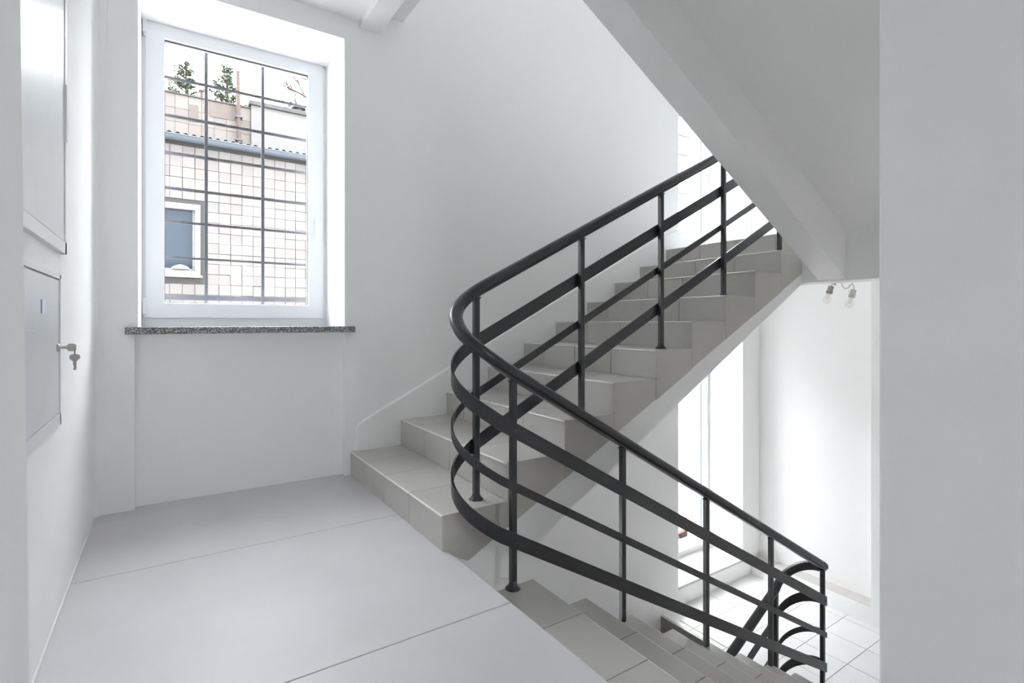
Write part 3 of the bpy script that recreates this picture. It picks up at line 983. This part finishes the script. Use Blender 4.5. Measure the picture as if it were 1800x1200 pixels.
# far window
fw = MB()
for (a, b, c, d_) in ((wx0, wx1, wz1 - 0.10, wz1), (wx0, wx1, wz0, wz0 + 0.1), (wx0, wx0 + 0.08, wz0 + 0.1, wz1 - 0.1), (wx1 - 0.08, wx1, wz0 + 0.1, wz1 - 0.1)):
    fw.box(a, b, FY - 0.01, FY + 0.10, c, d_)
fwo = fw.build('window_surround', 'farframe', fac)
MB().box(wx0 - 0.03, wx1 + 0.03, FY - 0.06, FY + 0.02, wz0 - 0.02, wz0 + 0.02).build('outer_sill', 'farframe', fac)
MB().box(wx0 + 0.05, wx1 - 0.05, FY + 0.09, FY + 0.11, wz0 + 0.05, wz1 - 0.05).build('far_pane', 'farglass', fac)
mull = MB()
mull.box(wx0 + 0.08, wx1 - 0.08, FY + 0.06, FY + 0.09, wz0 + 0.101, wz0 + 0.14)
mull.box(wx1 - 0.12, wx1 - 0.08, FY + 0.06, FY + 0.09, wz0 + 0.14, wz1 - 0.101)
mull.build('far_sash', 'farframe', fac)
MB().lathe((0.20, FY + 0.02, wz0 + 0.135), [(0.14, 0.0), (0.12, 0.03), (0.05, 0.06), (0.01, 0.07)], 14).build('snow_heap', 'sticker', fac)
# gutter and corrugated roof
gut = [(FY - 0.13 + 0.085 * math.cos(a), ZG + 0.085 + 0.085 * math.sin(a)) for a in [PI + PI * k / 10 for k in range(11)]]
gut += [(FY - 0.061, ZG + 0.085), (FY - 0.199, ZG + 0.085)]
g_ = MB().prism(gut[:11], 'x', -7, 10).build('gutter', 'zinc', fac)
MB().tube([(-7, FY - 0.215, ZG + 0.09), (10, FY - 0.215, ZG + 0.09)], 0.012, 8).build('gutter_bead', 'zinc', g_)
for i in range(12):
    x = -4 + i * 1.02
    MB().prism([(a * 1.0, b) for a, b in [(FY - 0.13 + 0.091 * math.cos(q), ZG + 0.085 + 0.091 * math.sin(q)) for q in [PI + PI * k / 8 for k in range(9)]]], 'x', x, x + 0.03).build('gutter_joint', 'zinc', g_)
rv, rf = [], []
nx = int(17 / 0.0155)
for i in range(nx + 1):
    x = -7 + i * 0.0155
    z = 0.018 * math.sin(2 * PI * x / 0.124)
    for (y, zz) in ((FY - 0.14, ZG + 0.150), (FY + 1.75, ZG + 0.30), (FY + 1.75, ZG + 0.285), (FY - 0.14, ZG + 0.135)):
        rv.append((x, y, zz + z))
for i in range(nx):
    for k in range(4):
        rf.append((i * 4 + k, i * 4 + (k + 1) % 4, i * 4 + 4 + (k + 1) % 4, i * 4 + 4 + k))
MB().add(rv, rf, True).build('corrugated_roof', 'roof', fac)

# taller building part behind, with cladding and a white block beside it
BY = 10.5 * K
ZB = EYE + (4.84 - EYE) * K
rear = thing('rear_wall', 'taller beige clad wall rising behind the corrugated roof', 'wall', (0, BY, 3.5))
xr = 1.268 * K
MB().box(-7, xr, BY + 0.006, BY + 0.3, 3.2, ZB).build('wall_core', 'facade_joint', rear)
MB().box(-7, xr, BY - 0.03, BY + 0.33, ZB, ZB + 0.03).build('coping', 'coping', rear)
cw, ch = 0.235, 0.29
wide = MB()
for i in range(0, 36):
    for j in range(5):
        x1 = xr - i * cw
        z1 = ZB - j * ch
        if i < 14:
            o = MB().box(x1 - cw + 0.003, x1 - 0.003, BY - random.uniform(0.0, 0.006), BY + 0.01, z1 - ch + 0.003, z1 - 0.003).build('cladding_tile', 'facade2', rear)
        else:
            wide.box(x1 - cw + 0.003, x1 - 0.003, BY, BY + 0.01, z1 - ch + 0.003, z1 - 0.003)
for (x0, x1, z0, z1) in ((0.62 * K, 1.03 * K, EYE + 3.60 * K, EYE + 3.86 * K), (0.32 * K, 0.45 * K, EYE + 3.45 * K, EYE + 3.74 * K)):
    MB().box(x0, x1, BY - 0.012, BY + 0.0, z0, z1).build('repair_patch', 'patch', rear)
tag(wide.build('outer_cladding', 'facade2', rear), kind='stuff')
blk = thing('roof_block', 'plain white rendered block with a weathered coping, right of the beige wall', 'building', (2.5, BY, 3.5))
zk = EYE + (4.90 - EYE) * K
MB().box(xr + 0.004, 9.0, BY - 0.05, BY + 2.0, 3.2, zk).build('block_wall', 'render', blk)
MB().cbox(xr - 0.04, 9.05, BY - 0.10, BY + 2.05, zk, zk + 0.10, 0.01).build('coping', 'coping', blk)
vent = thing('roof_vent', 'small dark vent cap on top of the white block', 'vent', (2.11 * K, BY + 0.05, zk + 0.1))
vx = 2.10 * K
MB().lathe((vx, BY + 0.05, zk + 0.09), [(0.06, 0), (0.06, 0.10)], 12).build('vent_pipe', 'zinc', vent)
MB().lathe((vx, BY + 0.05, zk + 0.17), [(0.16, 0), (0.15, 0.02), (0.05, 0.06), (0.01, 0.065)], 14).build('vent_cap', 'coping', vent)
# red-brown pipe
pipe = thing('flue_pipe', 'thin red brown pipe standing against the beige wall', 'pipe', (1.06 * K, BY - 0.1, 4.4))
px = 1.063 * K
MB().tube([(px + 0.03, BY - 0.1, 4.49), (px, BY - 0.1, 5.2), (px - 0.012, BY - 0.1, EYE + 4.47 * K)], 0.042, 12).build('pipe', 'rust', pipe)
for z in (4.92, 5.42):
    MB().box(px - 0.06, px + 0.075, BY - 0.15, BY + 0.0, z, z + 0.03).build('pipe_clamp', 'zinc', pipe)
p2 = thing('flue_pipe', 'short red brown pipe end rising between the two young firs', 'pipe', (0.52 * K, BY + 0.4, ZB))
MB().tube([(0.515 * K, BY + 0.4, ZB - 0.4), (0.515 * K, BY + 0.4, ZB + 0.30)], 0.035, 10).build('pipe', 'rust', p2)
MB().lathe((0.515 * K, BY + 0.4, ZB + 0.30), [(0.035, 0), (0.06, 0.01), (0.05, 0.04), (0.01, 0.05)], 10).build('pipe_cap', 'rust', p2)


def fir(x, y, z0, h, label, seed):
    rnd = random.Random(seed)
    root = thing('fir_tree', label, 'tree', (x, y, z0), group='young firs behind the roof')
    MB().tube([(x, y, z0), (x + 0.02, y, z0 + h * 0.5), (x, y, z0 + h)], [0.05, 0.032, 0.012], 7).build('trunk', 'bark', root)
    br, nd = MB(), MB()
    zz = 0.12
    while zz < 0.97:
        for _ in range(3):
            a = rnd.uniform(0, 2 * PI)
            L = (1.02 - zz) * h * 0.34 * rnd.uniform(0.5, 1.15) + 0.05
            d = Vector((math.cos(a), math.sin(a), rnd.uniform(0.25, 0.7)))
            s0 = Vector((x, y, z0 + zz * h))
            e0 = s0 + d * L
            br.tube([s0, s0.lerp(e0, 0.5) + Vector((0, 0, -0.02)), e0], [0.014, 0.011, 0.006], 5)
            n = int(16 + 26 * L / 0.3 * (1.3 - zz * 0.7))
            for q in range(n):
                p = s0.lerp(e0, rnd.uniform(0.25, 1.05)) + Vector((rnd.gauss(0, .016), rnd.gauss(0, .016), rnd.gauss(0, .018)))
                v1 = Vector((rnd.gauss(0, 1), rnd.gauss(0, 1), rnd.gauss(0, 1))).normalized() * rnd.uniform(0.025, 0.05)
                v2 = v1.cross(Vector((rnd.gauss(0, 1), rnd.gauss(0, 1), rnd.gauss(0, 1)))).normalized() * 0.020
                nd.add([p - v1, p + v2, p + v1, p - v2], [(0, 1, 2, 3)])
        zz += 0.045
    br.build('branches', 'bark', root)
    tag(nd.build('foliage', 'needle', root), kind='stuff')


fir(0.268 * K * 1.07, BY + 1.1, ZB - 0.50, 1.72, 'young fir behind the beige wall, the one further left', 3)
fir(0.895 * K * 1.07, BY + 1.1, ZB - 0.50, 1.85, 'young fir behind the beige wall, beside the red brown pipe', 5)


def bush(x, y, z0, h, label, seed):
    rnd = random.Random(seed)
    root = thing('shrub', label, 'shrub', (x, y, z0))
    st, lf = MB(), MB()
    for _ in range(5):
        d = Vector((rnd.uniform(-.5, .5), rnd.uniform(-.3, .3), 1)).normalized()
        L = h * rnd.uniform(.6, 1)
        s0 = Vector((x + rnd.uniform(-.1, .1), y, z0))
        st.tube([s0, s0 + d * L * .5, s0 + d * L + Vector((rnd.uniform(-.06, .06), 0, 0))], [.014, .010, .006], 5)
        for q in range(14):
            p = s0 + d * L * rnd.uniform(.45, 1.0) + Vector((rnd.gauss(0, .03), rnd.gauss(0, .03), rnd.gauss(0, .02)))
            v1 = Vector((rnd.gauss(0, 1), rnd.gauss(0, 1), rnd.gauss(0, 1))).normalized() * .045
            v2 = v1.cross(Vector((rnd.gauss(0, 1), rnd.gauss(0, 1), .3))).normalized() * .026
            lf.add([p - v1, p + v2, p + v1, p - v2], [(0, 1, 2, 3)])
    st.build('stems', 'bark', root)
    tag(lf.build('foliage', 'needle', root), kind='stuff')


bush(0.06 * K, BY + 0.5, ZB - 0.3, 0.85, 'thin leafy shrub at the far left edge of the roof view', 11)
bush(0.70 * K, BY + 0.5, ZB - 0.3, 0.75, 'thin leafy shrub between the two young firs', 12)
bush(1.17 * K, BY + 0.5, ZB - 0.3, 0.50, 'small leafy shrub right of the red brown pipe', 13)

# bare tree at the upper right of the view
bt = thing('bare_tree', 'leafless branches reaching in at the top right of the barred window', 'tree', (3.85, 17.0, -2.3))
rnd = random.Random(21)
tr, tw = MB(), MB()
tr.tube([(3.85, 17, -2.3), (3.8, 17, 2), (3.85, 17, 6.0), (3.95, 17, 9.6)], [.16, .13, .10, .04], 9)


def grow(mb, s0, d, L, r, depth):
    e0 = s0 + d * L
    mid = s0.lerp(e0, .5) + Vector((rnd.gauss(0, .04), rnd.gauss(0, .04), rnd.gauss(0, .04))) * L
    mb.tube([s0, mid, e0], [r, r * .8, r * .55], 5, cap=False)
    if depth:
        for _ in range(3):
            nd_ = (d + Vector((rnd.gauss(0, .55), rnd.gauss(0, .4), rnd.gauss(0.1, .5)))).normalized()
            grow(mb, s0.lerp(e0, rnd.uniform(.45, 1)), nd_, L * rnd.uniform(.5, .8), r * .6, depth - 1)


for z, dx in ((6.4, -1), (6.9, -1), (7.4, -.9), (7.9, -.9), (8.4, -.7), (7.2, 1), (6.6, .9), (8.2, .8)):
    grow(tw, Vector((3.87, 17, z)), Vector((dx, rnd.uniform(-.3, .3), .3)).normalized(), .55, .055, 3)
tr.build('trunk', 'bark', bt)
tw.build('branches', 'bark', bt)


# parked cars seen through the lower window
def car(x, y, rz, paint, label):
    root = thing('car', label, 'car', (x, y, -2.3))
    root.rotation_euler.z = rz
    off = Vector((x, y, -2.3))
    body = [(-2.0, .28), (-2.05, .55), (-1.95, .80), (-1.25, .90), (-.70, 1.36), (.55, 1.40), (1.25, .98), (1.95, .88), (2.05, .55), (2.0, .28)]

    def P(poly, a, b):
        m = MB().prism(poly, 'y', a, b)
        m.v = [v + off for v in m.v]
        return m
    P(body, -.82, .82).build('car_body', paint, root, bevel=0.06)
    glass = [(-1.05, .94), (-.66, 1.30), (.50, 1.33), (1.02, .98)]
    for s in (-1, 1):
        P(glass, s * .815, s * .83).build('side_window', 'carglass', root)
    ws_ = MB().prism([(1.24, 1.0), (.60, 1.375), (.62, 1.385), (1.26, 1.01)], 'y', -.7, .7)
    ws_.v = [v + off for v in ws_.v]
    ws_.build('windscreen', 'carglass', root)
    for wx_ in (-1.25, 1.28):
        for s in (-.78, .78):
            w_ = MB().lathe((wx_, s, .31), [(.17, -.1), (.30, -.1), (.31, -.07), (.31, .07), (.30, .1), (.17, .1)], 18, axis='y')
            w_.v = [v + off for v in w_.v]
            w_.build('wheel', 'tyre', root)


car(10.4, 8.3, 0.15, 'car_silver', 'silver car parked in the yard outside the lower window')
car(7.6, 5.75, 0.1, 'car_red', 'dull red car parked close under the lower window')
